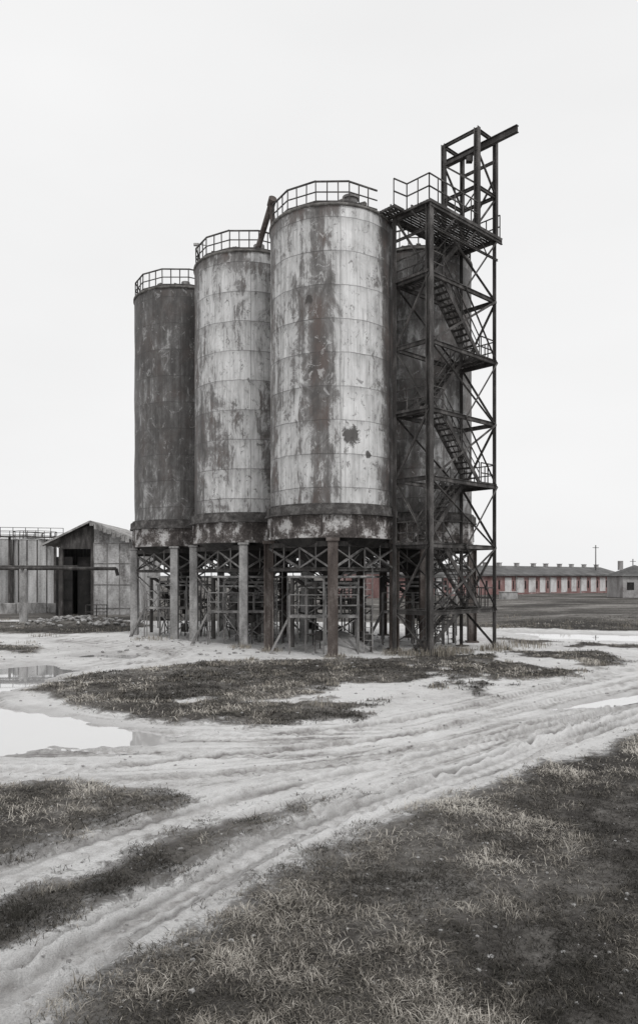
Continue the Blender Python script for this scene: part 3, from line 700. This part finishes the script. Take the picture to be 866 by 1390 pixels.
dirt=t.ramp(ds_,[(.33,(.24,.222,.213)),(.39,(.42,.40,.388)),(.45,(.60,.585,.573)),(.53,(.74,.73,.72)),(.70,(.82,.812,.805))])
dirt=t.mix(t.math('MULTIPLY',t.ramp(n4,[(.5,0),(.7,1)]),.38),dirt,(.26,.245,.235))
dirt=t.mix(t.math('MULTIPLY',ra,.48),dirt,(.28,.245,.228))
dirt=t.mix(t.math('MULTIPLY',ea,.8),dirt,(.11,.095,.087))
dirt=t.mix(t.math('MULTIPLY',wa,.42),dirt,(.27,.25,.24))
soil=t.ramp(t.math('ADD',t.math('MULTIPLY',n2,.45),t.math('ADD',t.math('MULTIPLY',n3,.25),t.math('MULTIPLY_ADD',n0,.7,-.2))),[(.36,(.024,.02,.017)),(.47,(.065,.056,.047)),(.55,(.15,.135,.118)),(.66,(.32,.30,.275))])
f=t.math('ADD',ga,t.math('MULTIPLY_ADD',n2,2.0,-1.0));f=t.math('ADD',f,t.math('MULTIPLY_ADD',n3,1.0,-.5))
f=t.ramp(f,[(0,0),(.16,.6),(.5,1)])
col=t.mix(f,dirt,soil)
hgt=t.math('ADD',t.math('MULTIPLY',n2,.45),t.math('ADD',t.math('MULTIPLY',n3,.4),t.math('MULTIPLY',n4,.15)))
rg=t.math('MULTIPLY_ADD',wa,-.5,.92)
t.out(col,rg,0,hgt,1.,.15,.3);me.materials.append(gm)
go=bpy.data.objects.new('ground',me);sc.collection.objects.link(go)

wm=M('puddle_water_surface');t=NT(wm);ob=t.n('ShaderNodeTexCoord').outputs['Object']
pb=t.out((.52,.515,.51),.03,0,t.noise(ob,1.5,3,.5),.02,.02,.5);pb.inputs['IOR'].default_value=1.33;pb.inputs['Coat Weight'].default_value=.8;pb.inputs['Coat Roughness'].default_value=.02  # base colour lightened to carry the white sky reflection
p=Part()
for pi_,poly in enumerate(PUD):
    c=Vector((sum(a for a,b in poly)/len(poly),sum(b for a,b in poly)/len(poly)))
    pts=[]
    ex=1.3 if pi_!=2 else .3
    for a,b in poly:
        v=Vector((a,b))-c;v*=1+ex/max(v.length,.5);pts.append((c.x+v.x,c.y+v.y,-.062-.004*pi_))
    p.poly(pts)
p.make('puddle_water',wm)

# ------------------------------------------------------------------ dry grass
def blades(N,name,dmin,dmax,seed,hs=1.):
    r=np.random.default_rng(seed)
    k=r.random(N);dd=dmin*(dmax/dmin)**k
    x=(r.random(N)*2-1)*(dd*.56+1.2);y=dd
    g=grass_sd(x,y);m=g>-.6;x=x[m];y=y[m];dd=dd[m]
    z,g,p_,_,_,_,_=height(x,y,True);N=len(x)
    cov=fbm(x*.7,y*.7,95,5)+.5*fbm(x*3,y*3,90,3)
    pr=sst(-.2,.8,g+fbm(x*3,y*3,90,3)*.6)*(.22+.78*sst(-.32,.12,cov))
    m=(r.random(N)<pr)&(p_<-.1);x=x[m];y=y[m];dd=dd[m];z=z[m];n=len(x)
    cl=fbm(x*1.3,y*1.3,91,4);c2=fbm(x*.45,y*.45,92,3);c3=fbm(x*5,y*5,93,2)
    sc_=np.clip(dd/9,1,3.2)
    lng=(r.random(n)<.18)
    h=(.03+.045*r.random(n))*(1+1.0*np.clip(cl+.1,0,1)+1.0*np.clip(c3,0,1))*hs*np.clip(dd/12,1,1.5)*np.where(lng,1.8,1)
    w=(.0022+.0026*r.random(n))*sc_
    az=r.random(n)*6.283+c2*2;tl=np.clip(.8+.75*r.random(n)-.45*np.clip(c3,0,1),.15,1.45)
    tl=np.where(lng,np.clip(tl+.35,0,1.5),tl)
    dx=np.cos(az);dy=np.sin(az);pxv=-dy;pyv=dx
    a1=tl*.7;a2=np.clip(tl*1.25,0,1.62)
    bx_=np.stack([x,y,z-.005],1)
    m1=bx_+np.stack([dx*np.sin(a1),dy*np.sin(a1),np.cos(a1)],1)*(h*.5)[:,None]
    tp=m1+np.stack([dx*np.sin(a2),dy*np.sin(a2),np.cos(a2)],1)*(h*.6)[:,None]
    pv=np.stack([pxv,pyv,np.zeros(n)],1)*w[:,None]
    V=np.stack([bx_-pv,bx_+pv,m1+pv*.8,m1-pv*.8,tp],1).reshape(-1,3).astype(np.float32)
    b=np.arange(n)*5
    quad=np.stack([b,b+1,b+2,b+3],1);tri=np.stack([b+3,b+2,b+4],1)
    loops=np.concatenate([quad.ravel(),tri.ravel()]).astype(np.int32)
    st=np.concatenate([np.arange(n)*4,4*n+np.arange(n)*3]).astype(np.int32);tt=np.concatenate([np.full(n,4),np.full(n,3)]).astype(np.int32)
    me=bpy.data.meshes.new(name);me.vertices.add(len(V));me.vertices.foreach_set('co',V.ravel());me.loops.add(len(loops));me.loops.foreach_set('vertex_index',loops)
    me.polygons.add(2*n);me.polygons.foreach_set('loop_start',st);me.polygons.foreach_set('loop_total',tt);me.update()
    pal=np.array([[.030,.028,.024],[.075,.069,.060],[.16,.147,.128],[.34,.315,.28],[.54,.51,.46]])
    s=np.clip(.41+.8*cl+.75*c2+.25*c3+r.normal(0,.20,n),0,.999)*4
    i=s.astype(int);fr=(s-i)[:,None];colr=pal[i]*(1-fr)+pal[np.minimum(i+1,4)]*fr
    ca=me.color_attributes.new('col','FLOAT_COLOR','POINT')
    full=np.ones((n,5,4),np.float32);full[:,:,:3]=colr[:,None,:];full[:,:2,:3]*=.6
    ca.data.foreach_set('color',full.ravel())
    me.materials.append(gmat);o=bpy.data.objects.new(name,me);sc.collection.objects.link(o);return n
gmat=M('dry_grass_blades');t=NT(gmat);a=t.n('ShaderNodeAttribute',attribute_name='col').outputs['Color'];t.out(a,.85,0,spec=.15)
nb=blades(520000,'dry_grass',5.2,58,5)
print('blades',nb)

def weeds(name,spots,seed):
    r=np.random.default_rng(seed);V=[];F=[];Cc=[]
    for (cx,cy,rad,cnt,hh) in spots:
        for _ in range(cnt):
            a=r.uniform(0,6.28);q=rad*math.sqrt(r.random());x=cx+q*math.cos(a);y=cy+q*math.sin(a)
            h=hh*r.uniform(.4,1)*(1-.4*q/rad);az=r.uniform(0,6.28);ln=r.uniform(.1,.6)*h;w=r.uniform(.006,.014)
            dx,dy=math.cos(az),math.sin(az);b=len(V)
            V+= [(x-dy*w,y+dx*w,-.05),(x+dy*w,y-dx*w,-.05),(x+dy*w+dx*ln*.35,y-dx*w+dy*ln*.35,h*.6),(x-dy*w+dx*ln*.35,y+dx*w+dy*ln*.35,h*.6),(x+dx*ln,y+dy*ln,h)]
            F+= [(b,b+1,b+2,b+3),(b+3,b+2,b+4)]
            k=r.uniform(.25,1);Cc+= [(.42*k,.385*k,.33*k,1)]*5
    me=bpy.data.meshes.new(name);me.from_pydata(V,[],F);ca=me.color_attributes.new('col','FLOAT_COLOR','POINT')
    ca.data.foreach_set('color',np.array(Cc,np.float32).ravel());me.materials.append(gmat)
    o=bpy.data.objects.new(name,me);sc.collection.objects.link(o)
sp=[(5.4,33.6,.9,420,.75),(6.6,35.0,.8,260,.55),(4.2,33.6,.6,150,.5),(8.6,36.2,.9,260,.5),(.7,32.9,.5,90,.4),(-2.3,35.6,.6,100,.4),(-4.0,37.2,.6,120,.4),(-9.5,42.0,1.2,140,.4),(3.6,34.2,.7,150,.5),(10.5,38.5,1.6,260,.5)]
r=np.random.default_rng(3)
for _ in range(60): sp.append((r.uniform(-7,12),r.uniform(19,34),r.uniform(.15,.5),30,.28))
sp=[s for s in sp if s[4]!=.28 or grass_sd(np.array([s[0]]),np.array([s[1]]))[0]>.2]
for _ in range(110): sp.append((r.uniform(10,45),r.uniform(50,66),r.uniform(.3,1.0),25,.6))
for _ in range(60): sp.append((r.uniform(-40,-12),r.uniform(36,62),r.uniform(.3,.9),25,.4))
weeds('dry_weeds',sp,4)

def stones(name,pts,mat):
    V=[];F=[];r=np.random.default_rng(9)
    import bmesh
    bm=bmesh.new();bmesh.ops.create_icosphere(bm,subdivisions=1,radius=1);bv=np.array([v.co[:] for v in bm.verts]);bf=[[v.index for v in f.verts] for f in bm.faces];bm.free()
    for x,y,z,s in pts:
        q=bv*(1+r.uniform(-.28,.28,(len(bv),1)))*s*np.array([r.uniform(.7,1.4),r.uniform(.7,1.4),r.uniform(.4,.8)])
        a=r.uniform(0,6.28);c_,s_=math.cos(a),math.sin(a);q=np.stack([q[:,0]*c_-q[:,1]*s_,q[:,0]*s_+q[:,1]*c_,q[:,2]],1)+np.array([x,y,z])
        b=len(V);V+= [tuple(k) for k in q];F+= [tuple(b+i for i in f) for f in bf]
    me=bpy.data.meshes.new(name);me.from_pydata(V,[],F);me.materials.append(mat);o=bpy.data.objects.new(name,me);sc.collection.objects.link(o)
N=2600;k=rng.random(N);y=6*(45/6)**k;x=(rng.random(N)*2-1)*(y*.5+1);s=.006+.022*rng.random(N)**3;s*=np.clip(y/12,1,2.5);zz=height(x,y)
stones('gravel',list(zip(x,y,zz+s*.2,s)),m_conc)
pts=[]
for _ in range(170):
    x=rng.normal(-18,1.9);y=rng.normal(54.5,1.3);pts.append((x,y,.2+.5*math.exp(-((x+18)/2.5)**2)*rng.random(),rng.uniform(.06,.26)))
for _ in range(160):
    x=rng.uniform(-11,9);y=rng.uniform(34,46);pts.append((x,y,.02,rng.uniform(.04,.13)))
stones('rubble',pts,m_conc)

# ------------------------------------------------------------------ light, sky, camera
W=bpy.data.worlds.new('World');sc.world=W;W.use_nodes=True;nt=W.node_tree;nt.nodes.clear()
EL,RO=math.radians(48),math.radians(150)
sky=nt.nodes.new('ShaderNodeTexSky');sky.sky_type='NISHITA';sky.sun_disc=False;sky.sun_elevation=EL;sky.sun_rotation=RO;sky.air_density=1.;sky.dust_density=6
bw=nt.nodes.new('ShaderNodeRGBToBW');nt.links.new(sky.outputs[0],bw.inputs[0])
tc=nt.nodes.new('ShaderNodeTexCoord');mp=nt.nodes.new('ShaderNodeMapping');mp.inputs['Scale'].default_value=(1,1,3);nt.links.new(tc.outputs['Generated'],mp.inputs[0])
no=nt.nodes.new('ShaderNodeTexNoise');no.inputs['Scale'].default_value=1.3;no.inputs['Detail'].default_value=4;nt.links.new(mp.outputs[0],no.inputs['Vector'])
cr=nt.nodes.new('ShaderNodeValToRGB');cr.color_ramp.elements[0].position=.25;cr.color_ramp.elements[0].color=(8.8,8.8,8.82,1);cr.color_ramp.elements[1].position=.75;cr.color_ramp.elements[1].color=(9.8,9.8,9.82,1);nt.links.new(no.outputs['Fac'],cr.inputs[0])
mx=nt.nodes.new('ShaderNodeMix');mx.data_type='RGBA';mx.inputs[0].default_value=.94
nt.links.new(bw.outputs[0],mx.inputs[6]);nt.links.new(cr.outputs[0],mx.inputs[7])
bg=nt.nodes.new('ShaderNodeBackground');bg.inputs['Strength'].default_value=.1;nt.links.new(mx.outputs[2],bg.inputs[0])
wo=nt.nodes.new('ShaderNodeOutputWorld');nt.links.new(bg.outputs[0],wo.inputs[0])
sl=bpy.data.lights.new('sun','SUN');sl.energy=1.35;sl.angle=math.radians(12);sl.color=(1,.995,.99)
so=bpy.data.objects.new('sun',sl);sc.collection.objects.link(so)
dv=Vector((math.sin(RO)*math.cos(EL),math.cos(RO)*math.cos(EL),math.sin(EL)))
so.rotation_euler=dv.to_track_quat('Z','Y').to_euler()
cam=bpy.data.cameras.new('camera');co_=bpy.data.objects.new('camera',cam);sc.collection.objects.link(co_)
co_.location=(0,0,3.6);co_.rotation_euler=(math.radians(90),0,0)
cam.sensor_fit='AUTO';cam.sensor_width=36;cam.lens=25.9;cam.shift_y=88/1390;cam.clip_end=8000;cam.clip_start=.1
sc.camera=co_
